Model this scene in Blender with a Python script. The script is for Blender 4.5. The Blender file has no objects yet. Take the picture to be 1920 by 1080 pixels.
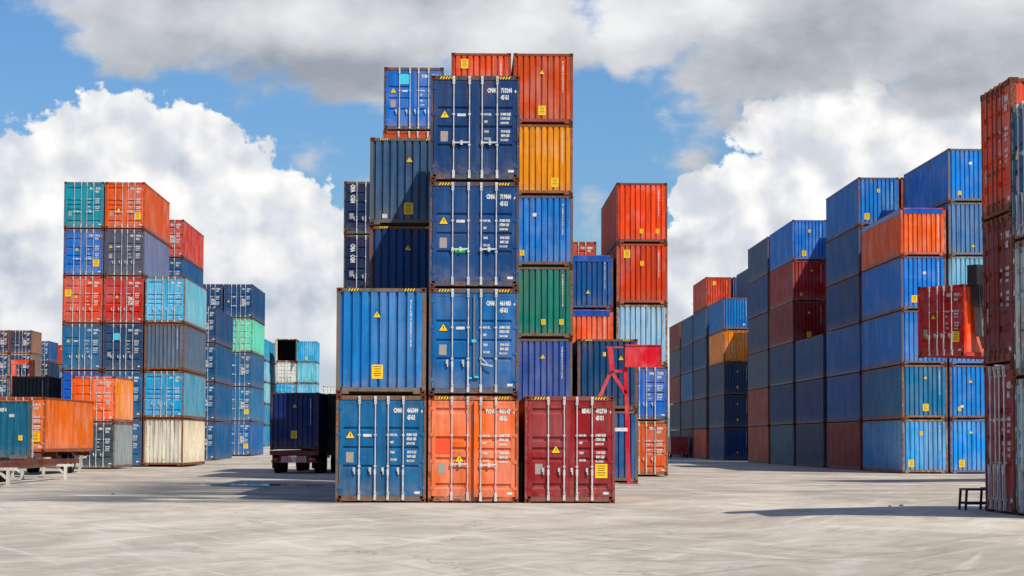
import bpy, math, random
from mathutils import Vector, Matrix
R = math.radians
random.seed(7)
scene = bpy.context.scene
col = scene.collection

# ------------------------------------------------------------------ camera
cam_d = bpy.data.cameras.new("camera"); cam = bpy.data.objects.new("camera", cam_d); col.objects.link(cam)
cam_d.lens = 80.6; cam_d.sensor_width = 36.0; cam_d.clip_end = 6000; cam_d.clip_start = 0.5
YAW, TILT, ROLL = R(-1.27), R(3.81), R(0.2)
cam.matrix_world = (Matrix.Translation((0, 0, 1.68)) @ Matrix.Rotation(YAW, 4, 'Z')
                    @ Matrix.Rotation(R(90) + TILT, 4, 'X') @ Matrix.Rotation(ROLL, 4, 'Z'))
scene.camera = cam

# ------------------------------------------------------------------ sun, exposure
SUN_D = Vector((-.53, .75, -1.0)).normalized()          # the way the light travels
SUN_EL = math.asin(-SUN_D.z); SUN_AZ = math.atan2(-SUN_D.x, -SUN_D.y)
sun_l = bpy.data.lights.new("sun", 'SUN'); sun_l.energy = 4.7; sun_l.angle = R(0.5); sun_l.color = (1, .925, .80)
sun = bpy.data.objects.new("sun", sun_l); col.objects.link(sun)
sun.rotation_euler = SUN_D.to_track_quat('-Z', 'Y').to_euler(); sun.location = (60, -60, 90)
vs = scene.view_settings
vs.view_transform = 'Standard'; vs.look = 'None'; vs.exposure = 0.0; vs.gamma = 1.0; vs.use_curve_mapping = False

# ------------------------------------------------------------------ node expression helper
class G:
    def __init__(s, nt): s.nt = nt; s.nodes = nt.nodes
    def new(s, t, **k):
        n = s.nodes.new(t)
        for a, b in k.items(): setattr(n, a, b)
        return n
    def put(s, sock, v):
        if isinstance(v, bpy.types.NodeSocket): s.nt.links.new(v, sock)
        elif v is not None:
            if isinstance(v, (tuple, list)) and len(v) == 3 and len(sock.default_value) == 4: v = (*v, 1)
            sock.default_value = v
    def m(s, op, a, b=None, c=None, clamp=False):
        n = s.new('ShaderNodeMath', operation=op, use_clamp=clamp)
        for i, v in enumerate((a, b, c)):
            if v is not None: s.put(n.inputs[i], v)
        return n.outputs[0]
    def add(s, a, b): return s.m('ADD', a, b)
    def sub(s, a, b): return s.m('SUBTRACT', a, b)
    def mul(s, a, b): return s.m('MULTIPLY', a, b)
    def v(s, op, a, b=None):
        n = s.new('ShaderNodeVectorMath', operation=op); s.put(n.inputs[0], a)
        if b is not None:
            if op == 'SCALE': s.put(n.inputs[3], b)
            else: s.put(n.inputs[1], b)
        return n.outputs['Value'] if op in ('LENGTH', 'DOT_PRODUCT', 'DISTANCE') else n.outputs[0]
    def xyz(s, x, y, z=0.0):
        n = s.new('ShaderNodeCombineXYZ')
        for i, q in enumerate((x, y, z)): s.put(n.inputs[i], q)
        return n.outputs[0]
    def sep(s, vec): n = s.new('ShaderNodeSeparateXYZ'); s.put(n.inputs[0], vec); return n.outputs
    def noise(s, vec, scale, detail=4, rough=.55, dist=0.0):
        n = s.new('ShaderNodeTexNoise'); s.put(n.inputs['Vector'], vec)
        n.inputs['Scale'].default_value = scale; n.inputs['Detail'].default_value = detail
        n.inputs['Roughness'].default_value = rough; n.inputs['Distortion'].default_value = dist
        return n.outputs[0]
    def ss(s, x, lo, hi, a=0.0, b=1.0):
        n = s.new('ShaderNodeMapRange', interpolation_type='SMOOTHSTEP'); s.put(n.inputs[0], x)
        for i, q in enumerate((lo, hi, a, b)): s.put(n.inputs[i + 1], q)
        return n.outputs[0]
    def mix(s, f, a, b, blend='MIX'):
        n = s.new('ShaderNodeMix', data_type='RGBA', blend_type=blend)
        s.put(n.inputs[0], f); s.put(n.inputs[6], a); s.put(n.inputs[7], b)
        return n.outputs[2]

# ------------------------------------------------------------------ world: sky and clouds
world = bpy.data.worlds.new("World"); scene.world = world; world.use_nodes = True
g = G(world.node_tree)
for n in list(g.nodes): g.nodes.remove(n)
sky = g.new('ShaderNodeTexSky', sky_type='NISHITA'); sky.sun_disc = False
sky.sun_elevation = SUN_EL; sky.sun_rotation = SUN_AZ; sky.air_density = 1.2; sky.dust_density = .6; sky.ozone_density = 3.0
tc = g.new('ShaderNodeTexCoord').outputs['Generated']
D = g.v('NORMALIZE', tc); dx, dy, dz = g.sep(D)
az = g.mul(g.m('ARCTAN2', dx, dy), 57.29578)
el = g.mul(g.m('ARCSINE', dz), 57.29578)
P = g.xyz(az, el)                                         # degrees of azimuth and elevation

def cl(px, py):                                           # degrees from reading the photograph
    return 1.27 + (px - 960) * .013325, 3.8 + (540 - py) * .013325
def blobs(P, lst):
    tot = None
    for px, py, rx, ry, w in lst:
        a, e = cl(px, py)
        d = g.v('LENGTH', g.v('MULTIPLY', g.v('SUBTRACT', P, (a, e, 0)), (1 / (rx * .013325), 1 / (ry * .013325), 0)))
        t = g.ss(d, 0.0, 1.0, w, 0.0)
        tot = t if tot is None else g.m('MAXIMUM', tot, t)
    return tot
def puff(vec, scale, detail, rough=.5):                   # billowy: smooth voronoi turned over
    n = g.new('ShaderNodeTexVoronoi', feature='F1'); g.put(n.inputs['Vector'], vec)
    n.inputs['Scale'].default_value = scale
    n.inputs['Detail'].default_value = detail; n.inputs['Roughness'].default_value = rough
    n.normalize = True
    return g.sub(1.0, n.outputs['Distance'])

CUM = [(470, 500, 200, 160, 1), (620, 700, 420, 190, 1), (1300, 660, 220, 190, .9), (215, 285, 240, 190, 1), (110, 370, 330, 250, 1.0), (390, 370, 270, 220, 1), (330, 290, 200, 165, .9), (520, 390, 200, 170, .95), (600, 470, 210, 190, .95),
       (0, 380, 180, 210, .95), (60, 600, 480, 260, .9), (440, 600, 460, 230, .85), (720, 590, 320, 170, .6),
       (1310, 370, 130, 120, .85), (1490, 250, 240, 130, .85), (1560, 220, 215, 130, 1), (1670, 290, 220, 160, 1), (1440, 390, 270, 170, .9), (1590, 400, 290, 190, .95),
       (1330, 480, 250, 150, .75), (1800, 260, 210, 150, .95), (1270, 530, 80, 130, .8), (1850, 400, 220, 210, .9)]
STR = [(330, 20, 380, 200, 1), (620, 60, 430, 190, 1), (860, 40, 440, 190, 1), (230, 100, 220, 90, .7), (1000, 100, 260, 100, .8), (700, 150, 290, 95, .8),
       (1250, 30, 290, 150, .9), (1200, 90, 190, 90, .8), (1500, 60, 460, 190, 1), (1800, 60, 400, 240, 1), (1400, 130, 270, 110, .85), (1780, 180, 230, 110, .85), (1650, 100, 330, 150, .9),
       (600, 300, 130, 80, .30), (1350, 230, 190, 150, .42), (1290, 300, 110, 110, .42), (1110, 390, 60, 90, .42), (1260, 480, 120, 60, .4), (700, 400, 120, 120, .4)]
SHADE = [(225, 322, 110, 50, .62), (270, 300, 80, 40, .5), (345, 325, 90, 70, .55), (60, 340, 130, 70, .5), (40, 500, 200, 150, .7), (90, 250, 50, 60, .4), (560, 560, 260, 120, .7), (520, 340, 60, 70, .5), (470, 430, 150, 60, .4),
         (1460, 330, 170, 110, .55), (1640, 250, 60, 60, .5), (1500, 460, 200, 90, .5), (1330, 440, 150, 60, .7), (1700, 400, 160, 100, .4), (1240, 470, 120, 60, .6)]
warp = g.new('ShaderNodeTexNoise'); g.put(warp.inputs['Vector'], P); warp.inputs['Scale'].default_value = .5; warp.inputs['Detail'].default_value = 5
Pw = g.v('ADD', P, g.v('SCALE', g.v('SUBTRACT', warp.outputs['Color'], (.5, .5, .5)), 1.1))
bc = blobs(Pw, CUM)
wq = g.new('ShaderNodeTexNoise'); g.put(wq.inputs['Vector'], P); wq.inputs['Scale'].default_value = 2.0; wq.inputs['Detail'].default_value = 4
Pq = g.v('ADD', P, g.v('SCALE', g.v('SUBTRACT', wq.outputs['Color'], (.5, .5, .5)), .55))
pf = puff(Pq, .50, 4.0, .5); pfs = puff(g.v('ADD', Pq, (.30, .48, 0)), .50, 4.0, .5)
nf = g.noise(P, 1.3, 8, .58); nfs = g.noise(g.v('ADD', P, (.32, .44, 0)), .8, 3, .42)
dens = g.add(g.add(g.mul(bc, 1.25), g.mul(g.sub(pf, .62), .9)), g.mul(g.sub(nf, .5), 1.0))
nfl = g.noise(P, .8, 3, .42)
dens2 = g.add(g.mul(g.sub(pfs, .62), .9), g.mul(g.sub(nfs, .5), 1.1))
here = g.add(g.mul(g.sub(pf, .62), .9), g.mul(g.sub(nfl, .5), 1.1))
cmask = g.ss(dens, .50, .60)
lit = g.ss(g.sub(here, dens2), -.34, .40)                 # thicker towards the sun: darker here
lowgrey = g.ss(el, .5, 7.0, .62, 1.0)
shd = g.mul(g.ss(g.add(blobs(Pw, SHADE), g.mul(g.sub(nf, .5), .9)), .30, .95), .42)
lit = g.sub(g.mul(g.add(g.mul(lit, .74), .38), lowgrey), shd)
thin = g.ss(dens, .45, .9)
ccol = g.mix(g.m('ADD', lit, 0.0, clamp=True), (.40, .48, .60), (1.03, 1.01, .99))

bs = blobs(Pw, STR)
ns = g.noise(g.v('MULTIPLY', P, (1, 1.6, 1)), .55, 7, .58); n2 = g.noise(g.v('MULTIPLY', P, (1, 1.5, 1)), .33, 6, .55)
smask = g.mul(g.ss(g.add(bs, g.mul(g.sub(ns, .5), 1.2)), .16, .55), .97)
wh = blobs(Pw, [(1190, 50, 230, 120, 1), (1330, 20, 160, 110, .7), (520, 45, 240, 90, .75), (960, 50, 230, 110, .8), (760, 60, 200, 70, .4), (1880, 20, 150, 70, .5)])
dk = blobs(Pw, [(560, 140, 460, 90, .8), (1500, 110, 430, 110, .9), (1750, 170, 240, 90, .6), (1000, 150, 230, 50, .5)])
sl = g.add(g.add(g.add(g.mul(g.sub(n2, .5), 1.5), .42), g.mul(wh, .6)), g.mul(dk, -.42))
scol = g.mix(g.m('ADD', sl, 0.0, clamp=True), (.34, .375, .43), (.92, .92, .92))
base = g.mix(1.0, sky.outputs[0], (.53, .79, 1.13), 'MULTIPLY')
c = g.mix(cmask, base, g.v('SCALE', ccol, 10.6))
c = g.mix(smask, c, g.v('SCALE', scol, 10.4))
wild = g.ss(g.noise(D, 2.6, 4, .6), .46, .66, 0, .9)      # broken cloud over the rest of the sky
cw = g.mix(wild, base, (7.6, 7.8, 8.0))
front = g.mul(g.ss(g.m('ABSOLUTE', az), 17.0, 24.0, 1, 0), g.ss(g.m('ABSOLUTE', el), 14.0, 20.0, 1, 0))
bg1 = g.new('ShaderNodeBackground'); g.put(bg1.inputs['Color'], cw); bg1.inputs['Strength'].default_value = .095
bg2 = g.new('ShaderNodeBackground'); g.put(bg2.inputs['Color'], c); bg2.inputs['Strength'].default_value = .095
ms = g.new('ShaderNodeMixShader'); g.put(ms.inputs[0], front); g.nt.links.new(bg1.outputs[0], ms.inputs[1]); g.nt.links.new(bg2.outputs[0], ms.inputs[2])
out = g.new('ShaderNodeOutputWorld'); g.nt.links.new(ms.outputs[0], out.inputs[0])
world.cycles.sampling_method = 'MANUAL'; world.cycles.sample_map_resolution = 256

# ------------------------------------------------------------------ materials
def lin(c):
    return tuple((x / 255 / 12.92 if x / 255 <= .04045 else ((x / 255 + .055) / 1.055) ** 2.4) for x in c)
def mat(name):
    m = bpy.data.materials.new(name); m.use_nodes = True
    return m, G(m.node_tree), m.node_tree.nodes['Principled BSDF']
def simple(name, rgb, rough=.6, metal=0, spec=.4, var=.0, scale=6):
    m, g, b = mat(name)
    c = (*lin(rgb), 1)
    if var:
        oc = g.new('ShaderNodeTexCoord').outputs['Object']
        oi = g.new('ShaderNodeObjectInfo')
        v = g.v('ADD', oc, g.v('SCALE', (13.1, 7.7, 5.3), oi.outputs['Random']))
        n = g.noise(v, scale, 5, .65)
        cc = g.mix(g.ss(n, .38, .72), c, (*[q * (1 - var) for q in lin(rgb)], 1))
        g.put(b.inputs['Base Color'], cc)
    else: b.inputs['Base Color'].default_value = c
    b.inputs['Roughness'].default_value = rough; b.inputs['Metallic'].default_value = metal
    b.inputs['Specular IOR Level'].default_value = spec
    return m
def painted(name, rustbase, streak, rough, bump=.0):
    """Sea-worn paint; the object's own colour, faded and rusted by its 'rust' property."""
    m, g, b = mat(name)
    oi = g.new('ShaderNodeObjectInfo'); oc = g.new('ShaderNodeTexCoord').outputs['Object']
    at = g.new('ShaderNodeAttribute', attribute_type='OBJECT', attribute_name='rust').outputs['Fac']
    v = g.v('ADD', oc, g.v('SCALE', (37.1, 21.7, 11.3), oi.outputs['Random']))
    st = g.v('MULTIPLY', v, (5.0, 5.0, .45))
    n1 = g.noise(v, .55, 5, .6); n2 = g.noise(st, 1.1, 5, .65); n3 = g.noise(v, 3.2, 6, .7); n4 = g.noise(v, 17, 3, .6)
    hsv = g.new('ShaderNodeHueSaturation'); g.put(hsv.inputs['Color'], oi.outputs['Color'])
    g.put(hsv.inputs['Saturation'], g.ss(n1, .3, .7, .88, 1.14)); g.put(hsv.inputs['Value'], g.ss(n2, .28, .72, .68, 1.20))
    c = hsv.outputs[0]
    c = g.mix(g.mul(g.ss(n3, .50, .80), .30), c, g.v('ADD', g.v('SCALE', c, 1.25), (.035, .035, .035)))                        # chalky scuffs
    c = g.mix(g.mul(g.ss(n2, .62, .8), streak), c, (.09, .055, .04))                     # run-down dirt
    r = g.add(g.add(g.mul(n3, .75), g.mul(n2, .35)), g.mul(n4, .12))
    th = g.sub(.86 - rustbase, g.mul(at, .22))
    gn = g.sep(g.new('ShaderNodeTexCoord').outputs['Generated'])[2]
    run = g.noise(g.v('MULTIPLY', v, (4.2, 4.2, .16)), 1.5, 4, .7)       # runs coming down from the top rail
    runm = g.ss(g.add(g.sub(run, g.mul(g.sub(1.0, gn), .20)), g.mul(at, .12)), .53, .66)
    c = g.mix(g.mul(runm, .42), c, (.13, .062, .034))
    foot = g.mul(g.ss(gn, .22, 0.0), g.ss(n3, .35, .65))                 # yard dust thrown up along the bottom
    c = g.mix(g.mul(foot, .40), c, (.22, .19, .155))
    scr = g.noise(g.v('MULTIPLY', v, (.9, .9, 2.6)), 1.7, 6, .72)        # scraped and overpainted patches
    c = g.mix(g.mul(g.ss(scr, .60, .64), .22), c, g.v('ADD', g.v('SCALE', c, 1.1), (.06, .06, .06)))
    c = g.mix(g.mul(g.ss(scr, .36, .33), .22), c, g.v('SCALE', c, .45))
    rm = g.ss(g.sub(r, th), 0.0, .05)
    rc = g.mix(g.ss(n4, .35, .65), (.10, .032, .014), (.27, .10, .042))
    g.put(b.inputs['Base Color'], g.mix(g.mul(rm, .85), c, rc))
    g.put(b.inputs['Roughness'], g.ss(rm, 0, 1, rough, .85)); b.inputs['Specular IOR Level'].default_value = .3
    bp = g.new('ShaderNodeBump'); bp.inputs['Strength'].default_value = .5; bp.inputs['Distance'].default_value = .05
    g.put(bp.inputs['Height'], g.add(g.add(n1, g.mul(n3, .12)), g.mul(rm, .05))); g.put(b.inputs['Normal'], bp.outputs[0])
    return m
PANEL = painted('painted_steel_panel', 0.0, .35, .5)
FRAME = painted('weathered_frame_paint', .16, .5, .6)
RUSTY = simple('rusted_casting', (105, 62, 45), .85, 0, .2, .5, 9)
DARK = simple('dark_void', (22, 20, 20), .9, 0, .2)
GALV = simple('galvanised_steel', (206, 204, 205), .45, .15, .5, .35, 5)
WHITE = simple('white_lettering_vinyl', (214, 214, 212), .6, var=.35, scale=9)
YEL = simple('yellow_warning_vinyl', (240, 196, 25), .5)
BLK = simple('black_vinyl', (20, 20, 22), .6)
PLATE = simple('stainless_data_plate', (160, 150, 142), .5, .0, .4, .25, 20)
GREEN = simple('green_sticker', (40, 205, 110), .6)
CYAN = simple('cyan_tape', (60, 190, 215), .6)
RUBBER = simple('tyre_rubber', (28, 27, 27), .85, 0, .25)
TINT = painted('machine_paint', -.02, .2, .4)
GLASS = simple('dark_glass', (20, 26, 32), .08, 0, .8)
REDP = simple('red_reflector', (205, 30, 35), .5)
WOOD = simple('container_floor_wood', (110, 85, 60), .8, 0, .2, .3, 4)
ORANGE_D = simple('orange_placard', (240, 160, 30), .55)

# ------------------------------------------------------------------ mesh builder
class MB:
    def __init__(s): s.v = []; s.f = []; s.mi = []
    def face(s, pts, mi=0):
        i = len(s.v); s.v += [tuple(p) for p in pts]; s.f.append(tuple(range(i, i + len(pts)))); s.mi.append(mi)
    def box(s, x0, x1, y0, y1, z0, z1, mi=0, skip=''):
        a = [(x0, y0, z0), (x1, y0, z0), (x1, y1, z0), (x0, y1, z0), (x0, y0, z1), (x1, y0, z1), (x1, y1, z1), (x0, y1, z1)]
        i = len(s.v); s.v += a
        for k, f in (('b', (0, 3, 2, 1)), ('t', (4, 5, 6, 7)), ('f', (0, 1, 5, 4)), ('r', (1, 2, 6, 5)), ('k', (2, 3, 7, 6)), ('l', (3, 0, 4, 7))):
            if k not in skip: s.f.append(tuple(i + q for q in f)); s.mi.append(mi)
    def beam(s, a, b, w, h, mi=0, up=(0, 0, 1)):
        a, b = Vector(a), Vector(b); d = (b - a).normalized(); up = Vector(up)
        if abs(d.dot(up)) > .98: up = Vector((1, 0, 0))
        x = d.cross(up).normalized(); y = x.cross(d)
        i = len(s.v)
        for p in (a, b):
            for sx, sy in ((-1, -1), (1, -1), (1, 1), (-1, 1)): s.v.append(tuple(p + x * sx * w / 2 + y * sy * h / 2))
        for f in ((0, 1, 2, 3), (7, 6, 5, 4), (0, 4, 5, 1), (1, 5, 6, 2), (2, 6, 7, 3), (3, 7, 4, 0)): s.f.append(tuple(i + q for q in f)); s.mi.append(mi)
    def tube(s, a, b, r, n=8, mi=0, r2=None):
        a, b = Vector(a), Vector(b); d = (b - a).normalized(); r2 = r if r2 is None else r2
        up = Vector((0, 0, 1)) if abs(d.z) < .9 else Vector((1, 0, 0))
        x = d.cross(up).normalized(); y = x.cross(d); i = len(s.v)
        for p, rr in ((a, r), (b, r2)):
            for k in range(n):
                t = 2 * math.pi * k / n; s.v.append(tuple(p + (x * math.cos(t) + y * math.sin(t)) * rr))
        for k in range(n):
            k2 = (k + 1) % n; s.f.append((i + k, i + k2, i + n + k2, i + n + k)); s.mi.append(mi)
        s.f.append(tuple(i + k for k in reversed(range(n)))); s.mi.append(mi)
        s.f.append(tuple(i + n + k for k in range(n))); s.mi.append(mi)
    def casting(s, x0, x1, y0, y1, z0, z1, out, mi, md):
        """ISO corner block, oval hole sunk into the end face (out = -1: low y, +1: high y)"""
        yo = y0 if out < 0 else y1; yi = yo - out * .05
        s.box(x0, x1, y0, y1, z0, z1, mi, 'f' if out < 0 else 'k')
        cx, cz, rx, rz = (x0 + x1) / 2, (z0 + z1) / 2, .036, .030
        n = 8; ring = [(cx + rx * math.cos(2 * math.pi * k / n + .39), cz + rz * math.sin(2 * math.pi * k / n + .39)) for k in range(n)]
        sq = [(x1, cz), (x1, z1), (cx, z1), (x0, z1), (x0, cz), (x0, z0), (cx, z0), (x1, z0)]
        sq = [(x1, z1 if 0 else cz + .001)] + sq[1:]
        for k in range(n):
            k2 = (k + 1) % n
            a, b = ring[k], ring[k2]; c_, d_ = sq[k2], sq[k]
            s.face([(a[0], yo, a[1]), (b[0], yo, b[1]), (c_[0], yo, c_[1]), (d_[0], yo, d_[1])], mi)
            s.face([(a[0], yo, a[1]), (b[0], yo, b[1]), (b[0], yi, b[1]), (a[0], yi, a[1])], md)
        s.face([(p[0], yi, p[1]) for p in ring], md)
    def mesh(s, name, mats):
        me = bpy.data.meshes.new(name); me.from_pydata(s.v, [], s.f)
        for m in mats: me.materials.append(m)
        me.polygons.foreach_set('material_index', s.mi); me.update(); return me

def link(name, me, parent=None, loc=(0, 0, 0), rot=(0, 0, 0), color=None, rust=None):
    o = bpy.data.objects.new(name, me); col.objects.link(o); o.parent = parent
    o.location = loc; o.rotation_euler = rot
    if color: o.color = (*color, 1)
    if rust is not None: o['rust'] = float(rust)
    return o
def thing(name, label, cat, loc=(0, 0, 0), rz=0, group=None):
    o = bpy.data.objects.new(name, None); col.objects.link(o); o.empty_display_size = .3
    o.location = loc; o.rotation_euler = (0, 0, rz); o['label'] = label; o['category'] = cat
    if group: o['group'] = group
    return o
def smooth(t): t = max(0, min(1, t)); return t * t * (3 - 2 * t)
def gz(x, y):                                             # gentle falls of the paved yard
    z = .30 * smooth((x - 4) / 5) * smooth((58 - y) / 9)
    z += .0066 * max(0, min(y, 420) - 150) * smooth((5 - x) / 15)
    return z

# ------------------------------------------------------------------ ground
mb = MB()
xs = [-900, -400, -200, -120, -80, -60] + [-50 + 2.5 * i for i in range(41)] + [60, 80, 120, 200, 400, 900]
ys = [-40, 0, 15] + [20 + 3 * i for i in range(70)] + [240, 260, 290, 330, 400, 600, 1200, 2600]
nx = len(xs)
mb.v = [(x, y, gz(x, y)) for y in ys for x in xs]
for j in range(len(ys) - 1):
    for i in range(nx - 1): a = j * nx + i; mb.f.append((a, a + 1, a + nx + 1, a + nx)); mb.mi.append(0)
m, g, b = mat('worn_concrete_yard')
pos = g.new('ShaderNodeNewGeometry').outputs['Position']
pw = g.v('ADD', pos, g.v('SCALE', g.v('SUBTRACT', g.new('ShaderNodeTexNoise').outputs['Color'], (.5, .5, .5)), 0.0))
pst = g.v('MULTIPLY', pos, (1, .34, 1)); big = g.noise(pst, .16, 5, .6, .6); mid = g.noise(pst, .8, 7, .66, .9); fine = g.noise(pos, 9, 4, .7); grit = g.noise(pos, 60, 2, .6)
c = g.mix(g.ss(big, .32, .68), (.39, .33, .26), (.62, .545, .445))
c = g.mix(g.mul(g.ss(mid, .46, .70), .55), c, (.29, .26, .225))
c = g.mix(g.mul(g.ss(mid, .50, .28), .35), c, (.68, .645, .59))
for ang, off, k1, k2 in ((1.25, 0.0, .40, .5), (1.9, 40.0, .35, .5), (.9, 80.0, .3, .4)):
    ca_, sa_ = math.cos(ang), math.sin(ang); X_, Y_, Z_ = g.sep(pos)
    rx_ = g.add(g.mul(X_, ca_), g.mul(Y_, sa_)); ry_ = g.sub(g.mul(Y_, ca_), g.mul(X_, sa_))
    sn = g.noise(g.xyz(g.mul(rx_, .16), g.mul(ry_, 1.5), off), 1.0, 6, .66, .5)
    c = g.mix(g.mul(g.ss(sn, .54, .72), k1), c, (.25, .21, .165))
    c = g.mix(g.mul(g.ss(sn, .46, .30), k2), c, (.74, .70, .64))
def arcs(cx, cy, scale, w, seed, thr):                    # swept tyre marks: broken rings round far-off centres
    d = g.v('LENGTH', g.v('SUBTRACT', g.v('MULTIPLY', pos, (1, 1, 0)), (cx, cy, 0)))
    d = g.add(d, g.mul(g.noise(pos, .12, 3, .5), 1.4))
    r = g.noise(g.xyz(g.mul(d, scale), seed), 1.0, 3, .7)
    brk = g.ss(g.noise(g.v('ADD', pos, (seed, 0, 0)), .16, 4, .6), .45, .62)
    return g.mul(g.mul(g.ss(r, thr, thr + w), brk), 1.0)
for cx, cy, sc, sd in ((-22, 20, 1.5, 3.0), (26, 14, 1.3, 17.0), (4, 92, 1.2, 31.0), (-4, -12, 2.2, 47.0)):
    c = g.mix(g.mul(arcs(cx, cy, sc, .1, sd, .56), .5), c, (.20, .185, .17))
    c = g.mix(g.mul(arcs(cx + 3, cy, sc * .8, .1, sd + 5, .6), .32), c, (.72, .70, .67))
px, py, pz = g.sep(pos)
band = g.mul(g.ss(py, 60, 63), g.ss(py, 96, 88, 0, 1))    # oily strip beside the stacks; its black also deepens the shadow there
oil_shade = g.mul(g.mul(g.ss(g.noise(g.v('MULTIPLY', pos, (.6, 1.3, 1)), .35, 6, .68, .5), .37, .50), band), g.mul(g.ss(px, 0, -4), g.ss(px, -15, -9.5)))
c = g.mix(g.mul(oil_shade, .88), c, (.06, .055, .055))
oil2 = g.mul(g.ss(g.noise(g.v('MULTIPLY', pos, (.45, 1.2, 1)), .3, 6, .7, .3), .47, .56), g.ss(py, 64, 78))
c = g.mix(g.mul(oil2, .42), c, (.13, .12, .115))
crk = g.new('ShaderNodeTexVoronoi', feature='DISTANCE_TO_EDGE'); g.put(crk.inputs['Vector'], g.v('ADD', g.v('MULTIPLY', pos, (1, 1, 0)), g.v('SCALE', g.xyz(mid, big), 4.0))); crk.inputs['Scale'].default_value = .16
ck = g.mul(g.ss(crk.outputs['Distance'], .010, .002, 0, 1), g.ss(g.noise(pos, .2, 2), .45, .6))
c = g.mix(g.mul(ck, .6), c, (.14, .13, .12))
c = g.mix(g.mul(g.ss(fine, .45, .7), .16), c, (.25, .235, .215))
c = g.mix(g.mul(g.ss(grit, .55, .75), .12), c, (.7, .69, .67))
g.put(b.inputs['Base Color'], c); g.put(b.inputs['Roughness'], g.ss(oil_shade, 0, 1, .85, .55)); b.inputs['Specular IOR Level'].default_value = .25
bp = g.new('ShaderNodeBump'); bp.inputs['Strength'].default_value = .35; bp.inputs['Distance'].default_value = .03
g.put(bp.inputs['Height'], g.add(mid, g.mul(fine, .35))); g.put(b.inputs['Normal'], bp.outputs[0])
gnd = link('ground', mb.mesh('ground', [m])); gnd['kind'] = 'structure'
for p in gnd.data.polygons: p.use_smooth = True

# ------------------------------------------------------------------ container meshes
W = 2.438
HH = {'h': 2.896, 's': 2.591}
PO = .01
_c = {}
def cached(key, fn):
    if key not in _c: _c[key] = fn()
    return _c[key]
def m_frame(L, H, top=True):
    mb = MB(); h = W / 2
    for s in (-1, 1):
        x0, x1 = sorted((s * h, s * (h - .075)))
        mb.box(x0, x1, .012, .13, .118, H - .118)                      # rear (door) posts
        x0, x1 = sorted((s * (h - .004), s * (h - .11)))
        mb.box(x0, x1, L - .10, L - .012, .118, H - .118)              # front posts
        x0, x1 = sorted((s * (h - .006), s * (h - .066)))
        mb.box(x0, x1, .162, L - .162, H - .085, H - .02)              # top side rails
        mb.box(x0, x1, .162, L - .162, .03, .185)                      # bottom side rails
    mb.box(-h + .162, h - .162, .004, .10, H - .125, H - .012)         # door header
    mb.box(-h + .162, h - .162, .006, .12, .045, .175)                 # door sill
    mb.box(-h + .162, h - .162, L - .09, L - .008, H - .105, H - .014)
    mb.box(-h + .35, h - .35, L - .09, L - .010, .085, .195)
    for s in (-1, 1):
        x0, x1 = sorted((s * (h - .162), s * (h - .35)))
        mb.box(x0, x1, L - .092, L - .011, .022, .19)
    for sx in (-1, 1):
        x0, x1 = sorted((sx * h, sx * (h - .162)))
        for z0, z1 in ((0, .118), (H - .118, H)):
            mb.casting(x0, x1, 0, .178, z0, z1, -1, 1, 2)
            mb.casting(x0, x1, L - .178, L, z0, z1, 1, 1, 2)
    return mb.mesh('container_frame', [FRAME, RUSTY, DARK])
def zig(n0, n1, pitch, depth, prof):
    n = max(1, round((n1 - n0) / pitch)); p = (n1 - n0) / n; pts = []
    for i in range(n):
        for t, d in prof: pts.append((n0 + (i + t) * p, d * depth))
    pts.append((n1, prof[0][1] * depth)); return pts
def m_side(L, H, s):
    mb = MB(); h = W / 2
    pts = zig(.13, L - .10, .278, .036, ((0, 0), (.26, 0), (.5, 1), (.76, 1)))
    z0, z1 = .185, H - .085
    for (a, da), (b2, db) in zip(pts, pts[1:]):
        xa, xb = s * (h - .012 - da), s * (h - .012 - db)
        f = [(xa, a, z0), (xb, b2, z0), (xb, b2, z1), (xa, a, z1)]
        mb.face(f if s > 0 else f[::-1])
    return mb.mesh('side_wall', [PANEL])
def m_end(L, H):
    mb = MB(); h = W / 2
    pts = zig(-h + .11, h - .11, .2465, .075, ((0, 0), (.10, 0), (.64, 0), (.70, 1), (.90, 1), (.97, 0)))
    z0, z1 = .195, H - .105
    for (a, da), (b2, db) in zip(pts, pts[1:]):
        mb.face([(b2, L - .022 - db, z0), (a, L - .022 - da, z0), (a, L - .022 - da, z1), (b2, L - .022 - db, z1)])
    return mb.mesh('front_wall', [PANEL])
def m_roof(L, H):
    mb = MB(); h = W / 2 - .066
    pts = zig(.10, L - .09, .209, .02, ((0, 0), (.3, 0), (.5, 1), (.8, 1)))
    for (a, da), (b2, db) in zip(pts, pts[1:]):
        mb.face([(-h, a, H - .025 - da), (h, a, H - .025 - da), (h, b2, H - .025 - db), (-h, b2, H - .025 - db)])
    return mb.mesh('roof', [PANEL])
def m_floor(L, H):
    mb = MB(); h = W / 2 - .07
    mb.box(-h, h, .12, L - .1, .15, .18, 1)
    n = int(L / .6)
    for i in range(n): y = .4 + i * (L - .8) / (n - 1); mb.box(-h, h, y - .03, y + .03, .04, .15, 0)
    return mb.mesh('underframe', [FRAME, WOOD])
GRV = {'A': [(.705, .11), (.525, .10), (.352, .10)], 'B': [(.885, .17), (.62, .15), (.52, .13), (.425, .13), (.185, .16)],
       'C': [(.80, .12), (.62, .14), (.44, .14), (.26, .14)]}
BARX = (-.585, -.155, .19, .60)
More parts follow.
